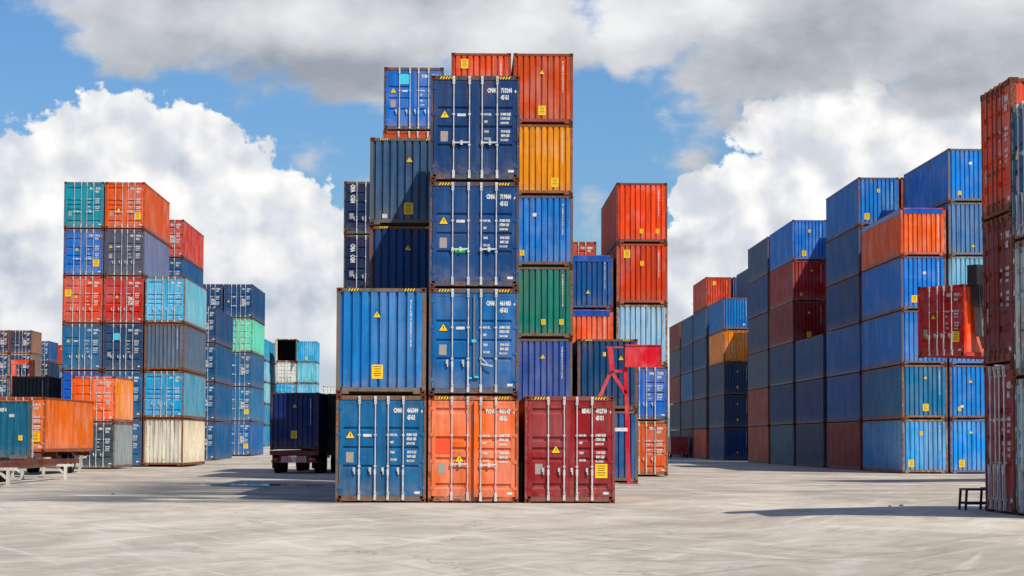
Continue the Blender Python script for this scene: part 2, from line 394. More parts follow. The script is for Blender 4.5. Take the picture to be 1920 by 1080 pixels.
def m_door(H, style, s):
    """one leaf, origin at its hinge; s=-1 left leaf (hinge at x=0, grows +x), s=+1 right leaf"""
    mb = MB(); z0, z1 = .18, H - .13; w = W / 2 - .082
    d = -s
    def X(t): return d * t
    def bx(a, b2, y0, y1, za, zb, mi=0): p, q = sorted((X(a), X(b2))); mb.box(p, q, y0, y1, za, zb, mi)
    bx(0.012, .11, .022, .07, z0, z1); bx(w - .10, w - .006, .022, .07, z0, z1)
    bx(.11, w - .10, .024, .07, z1 - .09, z1); bx(.11, w - .10, .024, .07, z0, z0 + .08)
    pr = [(z1 - .09, .03)]
    for fz, gh in GRV[style]:
        zt = fz * H; pr += [(zt, .03), (zt - .006, .076), (zt - gh + .05, .076), (zt - gh, .03)]
    pr.append((z0 + .08, .03))
    for (za, ya), (zb, yb) in zip(pr, pr[1:]):
        f = [(X(.11), ya, za), (X(.11), yb, zb), (X(w - .10), yb, zb), (X(w - .10), ya, za)]
        mb.face(f if d > 0 else f[::-1])
    bx(.105, .125, .026, .105, z0 + .002, z1 - .002); bx(w - .115, w - .095, .026, .105, z0 + .002, z1 - .002)
    for k in range(4):                                                   # hinges
        z = z0 + .22 + k * (z1 - z0 - .44) / 3
        bx(-.05, .075, .002, .022, z - .035, z + .035)
        mb.tube((X(.0), .008, z - .06), (X(.0), .008, z + .06), .014, 6)
    bx(w - .008, w + .004, .03, .06, z0 + .01, z1 - .01, 1)              # rubber gasket
    if s < 0: bx(w - .03, w + .012, .014, .022, z0, z1)
    return mb.mesh('door_leaf', [PANEL, RUBBER])
def m_bar(H, mt=None):
    mb = MB(); mb.tube((0, -.016, .10), (0, -.016, H - .05), .0165, 8)
    for z in (.27, H * .34, H * .63, H - .22): mb.box(-.036, .036, -.034, .021, z - .022, z + .022)
    for z in (.19, H - .135): mb.box(-.03, .034, -.042, .0, z - .055, z + .055)
    for z, q in ((.10, -1), (H - .07, 1)): mb.box(-.034, .034, -.05, .003, z - .03, z + .045)
    return mb.mesh('locking_bar', [mt or GALV])
def m_handle(kind, w):
    mb = MB()
    if kind == 'closed':
        mb.beam((0, -.05, 0), (w, -.052, .01), .018, .04); mb.box(w * .42, w * .58, -.07, -.03, -.06, .06); mb.box(-.03, .03, -.06, -.02, -.05, .05)
    elif kind == 'open':
        mb.beam((0, -.05, 0), (w, -.12, -.06), .018, .045); mb.beam((0, -.05, .18), (w * .55, -.09, .0), .016, .03)
    else:
        mb.beam((0, -.055, .12), (.0, -.06, -.52), .018, .042); mb.box(-.17, -.11, -.04, .02, .06, .17); mb.box(-.14, -.11, -.045, .02, -.02, .07); mb.box(-.03, .03, -.06, -.02, -.03, .13)
    return mb.mesh('handle', [GALV])
FONTS = {}
def text_mesh(lines, key=None):
    """lines: (text, x, z, height, align). One mesh of real lettering 1 mm proud of a wall at y=0, read from -y."""
    key = key or tuple(lines)
    if key in FONTS: return FONTS[key]
    mb = MB(); dg = None
    for t, x, z, hh, al in lines:
        if isinstance(t, tuple):
            mb.box(x, x + t[0], -.003, 0, z, z + t[1]); continue
        cu = bpy.data.curves.new('t', 'FONT'); cu.body = t; cu.size = hh * 1.34; cu.resolution_u = 1; cu.offset = .008 * hh / .1
        cu.align_x = al; cu.space_line = .92
        o = bpy.data.objects.new('t', cu); col.objects.link(o)
        dg = bpy.context.evaluated_depsgraph_get(); dg.update()
        me = bpy.data.meshes.new_from_object(o.evaluated_get(dg))
        base = len(mb.v)
        for v in me.vertices: mb.v.append((x + v.co.x * .60, -.0015, z + v.co.y))
        for p in me.polygons: mb.f.append(tuple(base + i for i in p.vertices)); mb.mi.append(0)
        bpy.data.objects.remove(o); bpy.data.curves.remove(cu); bpy.data.meshes.remove(me)
    FONTS[key] = mb.mesh('lettering', [WHITE]); return FONTS[key]
def door_text(num, H, heavy=True):
    """num = 'ABCU 123456 7'. x measured from the middle of the container"""
    a, b2, c2 = num.split(); k = H / 2.896
    L = [(a, .325, 2.43 * k, .125, 'LEFT'), (b2, .70, 2.43 * k, .125, 'LEFT'), (c2, 1.075, 2.43 * k, .125, 'LEFT'), ('45G1' if H > 2.7 else '42G1', .70, 2.24 * k, .125, 'LEFT')]
    for i, (p, q, r) in enumerate((('MAX.GR.', '30480 KGS', '67200 LBS'), ('TARE', ' 3940 KGS', ' 8690 LBS'))):
        z = (1.80 if i == 0 else 1.33) * k
        L += [(p, .25, z, .062, 'LEFT'), (q, .69, z, .075, 'LEFT'), (r, .69, z - .115, .075, 'LEFT')]
    for i, (p, q, r) in enumerate((('NET', '26540 KGS', '58510 LBS'), ('CU.CAP.', '76.4 CU.M', '2 700 CU.FT'))):
        z = (1.57 if i == 0 else 1.10) * k
        L += [(p, .25, z + .03, .062, 'LEFT'), (q, .69, z + .0, .06, 'LEFT')]
    return text_mesh(L, ('door', num, H))
def end_text(num, H):
    s = num.replace(' ', ''); n = len(s); L = []
    for i, ch in enumerate(s): L.append((ch, .80, H - .42 - i * .118, .095, 'CENTER'))
    return text_mesh(L, ('end', num, H))
def logo_text(word, hh, key): return text_mesh([(word, 0, 0, hh, 'LEFT')], key)
def m_plate(w, h2, m_): mb = MB(); mb.box(-w / 2, w / 2, -.004, 0, -h2 / 2, h2 / 2); return mb.mesh('plate', [m_])
def m_tri(sz):
    mb = MB(); a = sz * .58
    def tri(r, y, mi): mb.face([(-r, y, -r * .55), (r, y, -r * .55), (0, y, r * 1.1)], mi)
    tri(a, -.0015, 1); tri(a * .82, -.003, 0)
    mb.face([(-.10 * a, -.0045, .05 * a), (.14 * a, -.0045, .05 * a), (.08 * a, -.0045, .5 * a), (-.02 * a, -.0045, .5 * a)], 1)
    mb.face([(-.02 * a, -.0045, .12 * a), (.12 * a, -.0045, .12 * a), (.02 * a, -.0045, -.38 * a)], 1)
    return mb.mesh('warning_triangle', [YEL, BLK])
def m_placard(w, h2):
    mb = MB(); mb.box(-w / 2, w / 2, -.004, 0, -h2 / 2, h2 / 2, 0)
    for i in range(5):
        z = h2 * (.36 - i * .16); q = w * (.36 - .05 * (i % 3)); mb.face([(-q, -.0055, z - h2 * .03), (q, -.0055, z - h2 * .03), (q, -.0055, z + h2 * .02), (-q, -.0055, z + h2 * .02)], 1)
    return mb.mesh('placard', [YEL, BLK])
def m_haz(n=5):
    mb = MB(); w = .075
    mb.box(0, n * w + .02, -.003, 0, -.035, .035, 1)
    for i in range(n): x = .01 + i * w; mb.face([(x, -.0045, -.033), (x + w * .5, -.0045, -.033), (x + w, -.0045, .033), (x + w * .5, -.0045, .033)], 0)
    return mb.mesh('hazard_stripes', [YEL, BLK])
def m_tarp(L, H):
    mb = MB(); h = W / 2 - .168; n = 24
    ys = [-.004 + (L + .008) * i / n for i in range(n + 1)]
    z0, z1 = H - .31, H - .035
    prof = lambda i: [(-h, z0), (-h, z1 - .03), (-h * .5, z1 + .012 * math.sin(i * 2.1)), (0, z1 + .01 * math.sin(i * 1.3)), (h * .5, z1), (h, z1 - .03), (h, z0)]
    for i in range(n):
        a, b2 = prof(i), prof(i + 1)
        for k in range(6): mb.face([(a[k][0], ys[i], a[k][1]), (a[k + 1][0], ys[i], a[k + 1][1]), (b2[k + 1][0], ys[i + 1], b2[k + 1][1]), (b2[k][0], ys[i + 1], b2[k][1])])
    for y, p, rev in ((ys[0], prof(0), 0), (ys[-1], prof(n), 1)): mb.face([(x, y, z) for x, z in (p[::-1] if not rev else p)])
    for s in (-1, 1):
        x0, x1 = sorted((s * (h + .04), s * (W / 2 + .004))); mb.box(x0, x1, .18, L - .18, z0 + .02, H - .04)
    return mb.mesh('tarpaulin', [TINT])

NUMS = ['GLDU 450718 3', 'TRLU 714062 9', 'TGHU 928845 1', 'FSCU 603311 4', 'INKU 267590 0', 'CAXU 919374 6', 'ECMU 955208 2', 'TCKU 930116 8']
_k = [0]
def deep(rgb, v=1.0):
    c = [min(.9, .92 * v * q ** 1.08) for q in lin(rgb)]
    if c[2] > c[1] > c[0]:
        k = max(0, min(1, ((c[2] - c[0]) / c[2] - .6) / .35)) * max(0, min(1, (.62 - c[1] / c[2]) / .25)); c[1] *= 1 + .26 * k; c[0] *= 1 - .3 * k; c[2] *= 1 - .05 * k
    elif c[0] > c[1] * 2: c[1] *= 1.06; c[2] *= .78
    return tuple(c)
def container(label, cname, rgb, X, Y, Z, face='D', style='A', hk='h', L=12.192, rz=0.0, num=None, rust=None, frame=None, ex=(), hidden=False, group=None, side=None):
    """X = left edge, Y = near face of the end turned to the viewer; rz turns it about its near right corner"""
    H = HH[hk]; _k[0] += 1; rnd = random.Random(_k[0] * 13 + 5)
    if rust is None: rust = rnd.uniform(.05, .55)
    num = num or NUMS[_k[0] % len(NUMS)]
    rz += math.radians(rnd.uniform(-.12, .12)); X += rnd.uniform(-.012, .012); Y += rnd.uniform(-.03, .03)
    if face == 'D' and Y > 120 and not hidden:
        ex = tuple(ex) + tuple(e for e, p in (('nt', .35), ('np', .3), ('hc', .3), ('tm', .3)) if rnd.random() < p)
    ca, sa = math.cos(rz), math.sin(rz)
    if face in 'DO': ox, oy, rot = X + W - ca * W / 2, Y - sa * W / 2, rz
    else:                                                  # turned half round: far end is the door end
        ox, oy = X + W - ca * W / 2 - sa * L, Y - sa * W / 2 + ca * L; rot = rz + math.pi
    root = thing('shipping_container', label, 'shipping container', (ox, oy, Z), rot, group)
    v = rnd.uniform(.94, 1.06); c = deep(rgb, v)
    if frame is None: frame = tuple(q * .75 + p * .25 for q, p in zip(c, (.16, .13, .12)))
    else: frame = lin(frame)
    link('frame', cached(('fr', L, H), lambda: m_frame(L, H)), root, color=frame, rust=rust + .15)
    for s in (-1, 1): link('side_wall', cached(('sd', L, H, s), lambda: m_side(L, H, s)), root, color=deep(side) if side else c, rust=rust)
    if 'tarp' in ex: link('tarpaulin', cached(('tp', L, H), lambda: m_tarp(L, H)), root, (0, 0, 0), color=lin((28, 82, 170)), rust=-.5)
    else: link('roof', cached(('rf', L, H), lambda: m_roof(L, H)), root, color=c, rust=rust)
    link('underframe', cached(('fl', L, H), lambda: m_floor(L, H)), root, color=frame, rust=rust)
    ew = link('front_wall', cached(('ew', L, H), lambda: m_end(L, H)), root, color=c, rust=rust)
    ye = L - .022
    if face == 'F' and not hidden:
        link('lettering', end_text(num, H), ew, (0, ye + .001, 0), (0, 0, math.pi))
        tr = cached('tri', lambda: m_tri(.21)); bigp = cached('pl', lambda: m_placard(.30, .38)); sm = cached('ps', lambda: m_placard(.17, .22))
        dec = [e for e in ex if isinstance(e, tuple)] or rnd.choice([[('t', -.05, 2.2)], [('t', -.05, 2.1), ('p', -.05, .55)], [('t', .15, 2.2), ('s', -.62, .5)], [('s', 0, .5)], [('t', .1, .9)]])
        for k, ax, az in dec:
            az *= H / 2.896
            nm, me = {'t': ('warning_triangle', tr), 'p': ('placard', bigp), 's': ('placard', sm), 'w': ('sticker', cached('wst', lambda: m_plate(.16, .14, WHITE)))}[k]
            link(nm, me, ew, (-ax, ye + .001, az), (0, 0, math.pi))
        if 'haz' in ex:
            for x in (-.92, .60): link('hazard_stripes', cached('hz4', lambda: m_haz(4)), ew, (-x, L - .0075, H - .055), (0, 0, math.pi))
    if face == 'O':                                        # doors folded right back along the sides
        for s in (-1, 1):
            d = link('door', cached(('dr', H, style, s), lambda: m_door(H, style, s)), root, (s * (W / 2 + .02), .01, 0), (0, 0, s * R(-264)), color=lin((200, 196, 180)), rust=rust)
        return root
    for s in (-1, 1):
        ang = 0; dzz = 0
        if 'ajar' in ex and s > 0: ang = R(5.5); dzz = -.02
        d = link('door', cached(('dr', H, style, s), lambda: m_door(H, style, s)), root, (s * (W / 2 - .078), 0, dzz), (0, 0, ang), color=c, rust=rust)
        hx = s * (W / 2 - .078)
        for bx in (BARX[:2] if s < 0 else BARX[2:]): link('locking_bar', cached(('br', H, 'pb' in ex), lambda: m_bar(H, FRAME if 'pb' in ex else GALV)), d, (bx - hx, 0, 0), color=frame, rust=.5)
        if face != 'D' or hidden: continue
        b1 = (BARX[0] if s < 0 else BARX[2]) - hx; b2 = (BARX[1] if s < 0 else BARX[3]) - hx; bw = b2 - b1
        hz_ = .36 * H if 'hc' in ex else .29 * H
        if 'hc' in ex: link('handle', cached('hcl', lambda: m_handle('closed', .43)), d, (b1, 0, hz_))
        elif 'ho' in ex and s > 0: link('handle', cached('hop', lambda: m_handle('open', .32)), d, (b1, 0, hz_))
        elif 'pb' not in ex:
            for bb in (b1, b2): link('handle', cached('hdn', lambda: m_handle('down', .43)), d, (bb, 0, hz_ - .06))
        if s > 0:
            link('lettering', door_text(num, H), d, (-hx, .021, 0))
            if 'yp' in ex: link('placard', cached('plb', lambda: m_placard(.33, .38)), d, (.85 - hx, .02, .87 * H / 2.896))
            if 'yr' in ex: link('placard', cached('plr', lambda: m_placard(.38, .42)), d, (.78 - hx, .02, .80 * H / 2.896))
            if 'logo' in ex: link('logo', cached('lgo', lambda: m_logo()), d, (.28 - hx, .019, 1.15 * H / 2.896))
            link('sticker', cached('wst2', lambda: m_plate(.15, .07, WHITE)), d, (.98 - hx, .021, .27))
        else:
            pz = {'A': 1.22, 'B': .92, 'C': 1.0}[style] * H / 2.896
            if 'np' not in ex: link('data_plate', cached('dpl', lambda: m_plate(.20, .28, PLATE)), d, (-.84 - hx, .028, pz))
            tz, tx = {'A': (1.80, -.83), 'B': (1.17, -.38), 'C': (1.62, -.4)}[style]
            if 'tm' in ex: tz = 1.42
            if 'nt' not in ex: link('warning_triangle', cached('tri2', lambda: m_tri(.24)), d, (tx - hx, .021, tz * H / 2.896))
            if style == 'A': link('sticker', cached('wst3', lambda: m_plate(.23, .075, WHITE)), d, (-.37 - hx, .021, 1.81 * H / 2.896))
            if 'green' in ex: link('sticker', cached('gst', lambda: m_plate(.28, .13, GREEN)), d, (-.38 - hx, .021, 1.0))
            if 'yl' in ex: link('placard', cached('plr', lambda: m_placard(.38, .42)), d, (-.88 - hx, .02, 1.85 * H / 2.896))
            if 'patch' in ex: link('patch', cached('ptc', lambda: m_plate(.44, .40, simple('faded_red_patch', (225, 75, 40), .6))), d, (-.80 - hx, .026, 1.53))
            if 'bluepatch' in ex: link('sticker', cached('bpt', lambda: m_plate(.42, .42, CYAN)), d, (-.40 - hx, .02, 2.1))
            if 'whitelogo' in ex: link('logo', cached('wlg', lambda: text_mesh([('CMA', 0, 0, .22, 'LEFT'), ('CGM', .52, 0, .22, 'LEFT')], 'wlg')), d, (-.88 - hx, .02, 2.45), (0, R(90), 0))
        if 'haz' in ex:
            x = -.98 if s < 0 else .58
            link('hazard_stripes', cached('hz5', lambda: m_haz(5)), root, (x, .0035, H - .068))
    if 'rod' in ex:
        mb = MB(); mb.tube((0, -.03, .5), (0, -.03, H - .2), .022, 8, 0); mb.box(-.06, .06, -.05, 0, 1.42, 1.5, 1); mb.box(-.17, -.05, -.06, 0, .43, .48, 1); mb.box(.01, .13, -.06, 0, .46, .51, 1)
        link('seal_rod', mb.mesh('seal_rod', [simple('dull_grey_rod', (120, 118, 118), .6, .2), CYAN]), root)
    return root
def m_logo():
    mb = text_mesh([('CMA', 0, .27, .21, 'LEFT'), ('CGM', 0, 0, .21, 'LEFT')], 'lgt'); return mb

LV = ['bottom', 'second up', 'third up', 'fourth up', 'fifth up', 'sixth up', 'top']
GAP = .015
def stack(phrase, X, Y, levels, group, face='D', style='A', hk='h', L=12.192, rz=0, z=None, frame=None):
    """levels bottom to top: (colour words, rgb, options)"""
    Z = gz(X + 1.2, Y + .5) if z is None else z
    n = len(levels); outp = []
    for i, lv in enumerate(levels):
        cn, rgb = lv[0], lv[1]; o = dict(lv[2]) if len(lv) > 2 else {}
        k = o.pop('hk', hk); f = o.pop('face', face); st = o.pop('style', style); LL = o.pop('L', L); lab = o.pop('label', None)
        pos_ = 'top' if (i == n - 1 and n > 1) else LV[i]
        lab = lab or f"{cn} container, {pos_} of {phrase}"
        outp.append(container(lab, cn, rgb, X, Y, Z, face=f, style=st, hk=k, L=LL, rz=rz, group=group, frame=o.pop('frame', frame), **o))
        Z += HH[k] + GAP
    return outp

# colours as the paint looks in full light
NAVY = (24, 62, 122); NAV2 = (16, 66, 132); MID = (36, 98, 172); SLATE = (74, 96, 128); BRIGHT = (16, 112, 196)
Hd = dict(hidden=True)
hn = lambda *a: tuple(a)
GC = 'containers stacked in the centre of the yard'
# ---- front block
stack('the left column of the front block', -3.37, 62.1, [
    ('dusty mid-blue', (50, 98, 158), dict(num='CMAU 466309 8', frame=(110, 92, 78), rust=.2)),
    ('bright azure-blue corrugated', BRIGHT, dict(face='F', num='TLLU 423516 8', ex=('haz', ('t', -.12, 2.15), ('p', -.1, .62)), frame=(110, 95, 84), rust=.1))], GC)
stack('the dark door-end tower in the front block', -.872, 62.1, [
    ('orange', (240, 118, 70), dict(style='B', num='TCNU 803147 0', ex=('haz', 'ajar', 'patch', 'hc'), rust=.25, frame=(190, 105, 75))),
    ('medium blue', (34, 96, 172), dict(num='CMAU 461483 8', ex=('haz', 'rod', 'ho'), frame=(80, 84, 96), rust=.15)),
    ('deep blue', (16, 68, 138), dict(num='CMAU 719860 3', ex=('haz', 'green', 'hc'), frame=(70, 74, 92), rust=.15)),
    ('dark navy', (22, 58, 118), dict(num='CMAU 713244 8', ex=('haz', 'hc'), frame=(62, 64, 80), rust=.15))], GC)
stack('', 1.73, 62.1, [('maroon', (158, 54, 66), dict(style='B', num='BEAU 402710 0', ex=('haz', 'yp', 'tm'), rust=.15, frame=(140, 62, 62),
      label='maroon container with a yellow placard, alone at the right of the front block'))], GC)
# ---- behind it
stack('the navy stack with tall white marks, left of centre', -5.72, 111, [
    ('navy blue', (22, 44, 96), dict(hidden=True)), ('navy blue', (22, 44, 96), dict(hidden=True)), ('dark navy', (22, 44, 96), dict(hidden=True)),
    ('dark navy', (20, 40, 92), dict(ex=('whitelogo', 'nt'), style='C', frame=(60, 90, 80))), ('dark navy', (20, 40, 92), dict(hk='s', ex=('whitelogo', 'nt'), style='C', frame=(60, 90, 80)))], GC)
stack('the corrugated-end stack behind the left column', -3.02, 75.1, [
    ('blue', (30, 70, 140), Hd), ('blue', (30, 70, 140), Hd),
    ('dark blue corrugated', (24, 66, 132), dict(face='F', ex=('haz', ('t', .05, 2.15)), rust=.1, frame=(120, 80, 60))),
    ('slate-blue corrugated', (74, 98, 132), dict(face='F', ex=('haz', ('t', .08, 2.15), ('p', .06, .55), ('w', -.72, .3)), rust=.05, frame=(86, 92, 90)))], GC)
stack('the six-high stack left behind the tower', -3.20, 92.6, [
    ('blue', (30, 80, 160), Hd), ('blue', (30, 80, 160), Hd), ('red', (180, 60, 50), Hd), ('blue', (30, 80, 160), dict(hidden=True, hk='s')),
    ('vermilion', (222, 84, 45), dict(style='C')), ('royal blue', (24, 102, 204), dict(hk='s', style='A', ex=('bluepatch',), frame=(70, 80, 96)))], GC)
stack('the stack directly behind the dark tower', -.46, 92.6, [
    ('grey', (110, 110, 110), Hd), ('blue', (30, 80, 160), Hd), ('red', (170, 60, 50), Hd), ('blue', (30, 80, 160), Hd), ('orange', (220, 100, 40), Hd),
    ('vermilion corrugated', (226, 82, 36), dict(face='F', ex=(('p', -.68, 2.45),), frame=(150, 60, 40)))], GC)
stack('the six-colour column right of the tower', 2.08, 92.6, [
    ('blue corrugated', (34, 84, 170), dict(face='F')),
    ('violet-blue corrugated', (80, 92, 168), dict(face='F', ex=(('t', .02, 2.15), ('p', .02, .3)), num='CMAU 504412 8', frame=(96, 98, 96))),
    ('green corrugated', (38, 128, 112), dict(face='F', ex=(('s', .02, .66), ('s', .75, .66)), frame=(104, 100, 88))),
    ('cobalt-blue corrugated', (48, 116, 208), dict(face='F', ex=(('w', -.35, 2.1), ('s', -.85, .55)), frame=(90, 92, 96))),
    ('amber-yellow corrugated', (238, 152, 28), dict(face='F', ex=(('p', .48, .52),), frame=(150, 82, 46))),
    ('rust-red corrugated', (208, 84, 46), dict(face='F', ex=(), frame=(140, 62, 50), rust=.3))], GC)
stack('the low stack behind the red steel frame', 4.72, 92.6, [
    ('mid-blue corrugated', (28, 86, 160), dict(face='F', rust=.3, frame=(110, 100, 84))),
    ('scuffed dark-blue corrugated', (30, 72, 128), dict(face='F', ex=('haz', ('t', .55, 2.1)), rust=.6, frame=(98, 92, 84)))], GC)
stack('the narrow column left of the orange-topped stack', 4.82, 108.8, [
    ('blue', (30, 80, 160), dict(hidden=True, hk='s')), ('blue', (30, 80, 160), dict(hidden=True, hk='s')),
    ('salmon-red tarp-covered', (238, 104, 68), dict(face='F', hk='s', ex=('tarp', ('w', 2, -9)), frame=(215, 90, 60))),
    ('blue corrugated', (22, 84, 164), dict(face='F', hk='s', ex=('tarp', ('t', .0, .9)), frame=(40, 90, 150)))], GC, z=.12)
stack('the orange-topped stack right of centre', 7.38, 108.6, [
    ('orange-brown', (214, 96, 58), dict(hk='s', style='B', ex=('nt',), frame=(150, 90, 60), num='TEXU 538274 1')),
    ('royal-blue', (34, 98, 205), dict(hk='s', style='A', frame=(80, 84, 92), num='CMAU 117752 1')),
    ('pale powder-blue corrugated', (160, 200, 226), dict(face='F', ex=(('w', 2, -9),), rust=.55, frame=(170, 160, 140))),
    ('brick-red corrugated', (218, 76, 44), dict(face='F', ex=(('p', -.72, 2.4), ('s', .0, 1.95)), frame=(170, 80, 55))),
    ('bright orange corrugated', (244, 80, 22), dict(face='F', ex=(('s', -.02, .58), ('s', .74, .58)), frame=(120, 60, 50), rust=.3))], GC, z=.05)
stack('the far stack peeping over the blue tarpaulin', 5.26, 130, [('red', (170, 50, 45), dict(hidden=True, hk='s'))] * 4 + [
    ('small distant red', (196, 72, 66), dict(hk='s', style='C', ex=('logo',)))], GC)

# ---- left block
GL = 'containers stacked at the left of the yard'
YL = 141
stack('the leftmost column of the left block', -24.46, YL, [
    ('dark blue', (30, 84, 150), Hd), ('royal blue', (22, 82, 190), dict(style='C', ex=('nt', 'np'))),
    ('steel-blue', (34, 100, 160), {}), ('red-orange', (214, 86, 70), dict(style='C', ex=('yl',))),
    ('blue', (44, 104, 200), dict(style='C', ex=('yr',))), ('teal', (26, 148, 168), dict(style='B', ex=('nt',)))], GL, z=.05)
stack('the second column of the left block', -21.95, YL, [
    ('blue with white marks', (36, 90, 150), dict(style='C', ex=('logo',))), ('blue', (36, 92, 156), dict(style='A')),
    ('navy with a cyan sticker', (34, 66, 116), dict(style='C', ex=('bluepatch',))), ('crimson', (196, 58, 58), dict(style='C', ex=('logo',))),
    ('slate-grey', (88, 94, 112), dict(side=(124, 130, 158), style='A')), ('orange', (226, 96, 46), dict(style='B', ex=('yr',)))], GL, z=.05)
stack('the short front column of the left block', -19.42, YL, [
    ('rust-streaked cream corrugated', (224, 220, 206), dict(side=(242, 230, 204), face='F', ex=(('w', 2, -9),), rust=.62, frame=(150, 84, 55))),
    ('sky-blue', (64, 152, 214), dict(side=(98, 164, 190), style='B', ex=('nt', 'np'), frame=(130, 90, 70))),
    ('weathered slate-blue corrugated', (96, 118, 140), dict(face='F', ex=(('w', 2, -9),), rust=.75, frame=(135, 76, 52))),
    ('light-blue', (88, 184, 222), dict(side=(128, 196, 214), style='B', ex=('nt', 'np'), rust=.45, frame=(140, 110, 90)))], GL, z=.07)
stack('the red-topped stack behind the left block', -21.36, 156, [
    ('blue', (40, 80, 140), Hd), ('blue', (40, 80, 140), Hd), ('blue', (40, 80, 140), Hd), ('blue', (40, 80, 140), dict(hidden=True, hk='s')),
    ('blue', (44, 88, 150), dict(hk='s', style='A')), ('brick-red', (204, 72, 66), dict(hk='s', style='C', ex=('logo',)))], GL, z=.1)
stack('the four-high stack of blue boxes beside the lane', -20.64, 171, [
    ('deep blue', (26, 88, 152), dict(style='A', ex=('logo',))), ('ocean-blue', (28, 92, 156), dict(style='A', ex=('logo',))),
    ('steel-blue', (38, 86, 146), dict(style='A', ex=('logo',))), ('dull blue', (46, 74, 128), dict(style='A', hk='s', ex=('logo',)))], GL, z=.14)
stack('the mint-banded stack beside the lane', -20.17, 195, [
    ('blue', (34, 96, 176), dict(style='A', ex=('logo', 'yr'))), ('light steel-blue', (62, 116, 172), dict(style='A', ex=('logo', 'yr'))),
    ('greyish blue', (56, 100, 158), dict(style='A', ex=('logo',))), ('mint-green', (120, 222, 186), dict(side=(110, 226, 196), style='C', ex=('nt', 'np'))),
    ('dark blue', (22, 68, 126), dict(style='A', ex=('logo',)))], GL, z=.35, hk='h')
stack('the blue stack left of the mint-banded one', -22.75, 195, [('blue', (34, 90, 150), Hd)] * 3 + [('blue', (34, 90, 150), Hd),
    ('dark blue', (22, 66, 122), dict(style='A', ex=('logo', 'yl')))], GL, z=.35)
stack('the far light-blue stack behind the mint-banded one', -26.14, 279, [('blue', (80, 150, 200), dict(hidden=True))] * 2 + [
    ('pale cyan', (150, 205, 215), dict(style='C')), ('pale blue', (140, 196, 222), dict(style='C')), ('light azure', (70, 165, 220), dict(style='C'))], GL, hk='s')
stack('the small stack right after it', -26.14, 292.5, [('blue', (80, 150, 200), dict(hidden=True))] * 3 + [
    ('whitish-blue', (180, 205, 220), dict(style='C')), ('faded blue', (110, 165, 205), dict(style='C'))], GL, hk='s', L=6.06)
stack('the distant stack carrying an open container dark inside', -22.85, 285, [('blue', (60, 150, 210), dict(hidden=True))] * 2 + [
    ('azure', (50, 160, 220), dict(style='C')), ('white', (226, 224, 214), dict(style='C', ex=('nt', 'np'))),
    ('open', (34, 30, 28), dict(face='O', hk='h', label='open-ended container with a black interior on top of the distant stack', frame=(180, 176, 160)))], GL, hk='s', L=6.06)  # near-black walls carry the shade of the interior in their colour
stack('the distant stack at the end of the lane', -20.36, 285, [('blue', (60, 150, 210), dict(hidden=True))] * 2 + [
    ('pale cyan corrugated', (130, 200, 225), dict(face='F')), ('pale aqua corrugated', (126, 204, 222), dict(face='F')),
    ('azure corrugated', (62, 168, 222), dict(face='F'))], GL, hk='s', L=6.06)
stack('the palest distant stack above the parked truck', -18.3, 305, [('white', (220, 222, 220), dict(hidden=True)), ('grey-white', (214, 214, 210), dict(hidden=True)),
    ('white', (226, 228, 226), dict(style='C', ex=('nt',)))], GL, hk='s', L=6.06)
# far left
for i, (x, nm) in enumerate(((-50.0, 'nearer the left block'), (-52.5, 'at the frame edge'))):
    stack(f'the far-left dark stack {nm}', x, 255, [('blue', (40, 60, 100), Hd), ('blue', (40, 60, 100), dict(style='C')), ('dark teal', (30, 74, 110), dict(style='C', ex=('logo',))),
        ('dark blue', (34, 62, 112), dict(style='C', ex=('logo',), side=(130, 112, 98))), ('rusty navy', (44, 56, 92), dict(style='C', ex=('logo',), rust=.9, side=(150, 112, 88)))], GL, hk='s', L=6.06, frame=(165, 140, 120))
stack('the slim dark stack right of the far-left ones', -53.9, 288, [('blue', (30, 60, 110), dict(hidden=True))] * 3 + [('navy', (28, 44, 84), dict(style='C')), ('blue', (36, 76, 140), dict(style='C'))], GL, hk='s', L=6.06)
stack('the far red-topped pair beside the left block', -54.0, 302, [('blue', (30, 60, 110), dict(hidden=True))] * 3 + [
    ('navy', (28, 60, 108), dict(style='C', ex=('logo',))), ('bright red', (206, 64, 44), dict(face='F', ex=(('w', .3, 2.3),)))], GL, hk='s', L=6.06)
stack('the low dark pair left of the left block', -29.6, 152, [('dark teal', (24, 46, 54), dict(style='C', ex=('nt', 'np'))), ('blackish teal', (22, 40, 48), dict(face='F', ex=(('w', 2, -9),)))], GL)  # shadow over this pair is put into its dark colours
stack('the short pair in front of the left block', -21.95, 130, [
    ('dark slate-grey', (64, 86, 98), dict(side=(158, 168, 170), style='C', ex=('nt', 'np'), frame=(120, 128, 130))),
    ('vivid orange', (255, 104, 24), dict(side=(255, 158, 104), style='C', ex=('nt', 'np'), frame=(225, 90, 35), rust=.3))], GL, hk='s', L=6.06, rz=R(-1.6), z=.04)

# ---- right row: bays going away from the camera
GR = 'containers stacked in the long right-hand row'
XA, XB = 23.55, 26.12
stack("the right-hand row's nearest column", XA, 122, [
    ('rust-scabbed light-blue corrugated', (92, 158, 226), dict(face='F', ex=(('s', -.2, 2.15), ('p', -.75, .55)), rust=.45, frame=(150, 130, 110))),
    ('blue-green striped corrugated', (40, 112, 172), dict(face='F', ex=(('t', .05, 2.2), ('p', .05, .62)), rust=.4, frame=(140, 110, 90))),
    ('vivid azure corrugated', (30, 122, 220), dict(face='F', ex=(('s', .75, 2.1),), frame=(96, 100, 110))),
    ('vivid blue corrugated', (26, 118, 222), dict(face='F', ex=(('w', .05, 2.0), ('p', -.5, .6)), frame=(96, 100, 110))),
    ('tarp-covered salmon-orange', (240, 112, 68), dict(face='F', hk='s', ex=('tarp', ('w', 2, -9)), frame=(205, 92, 66)))], GR)
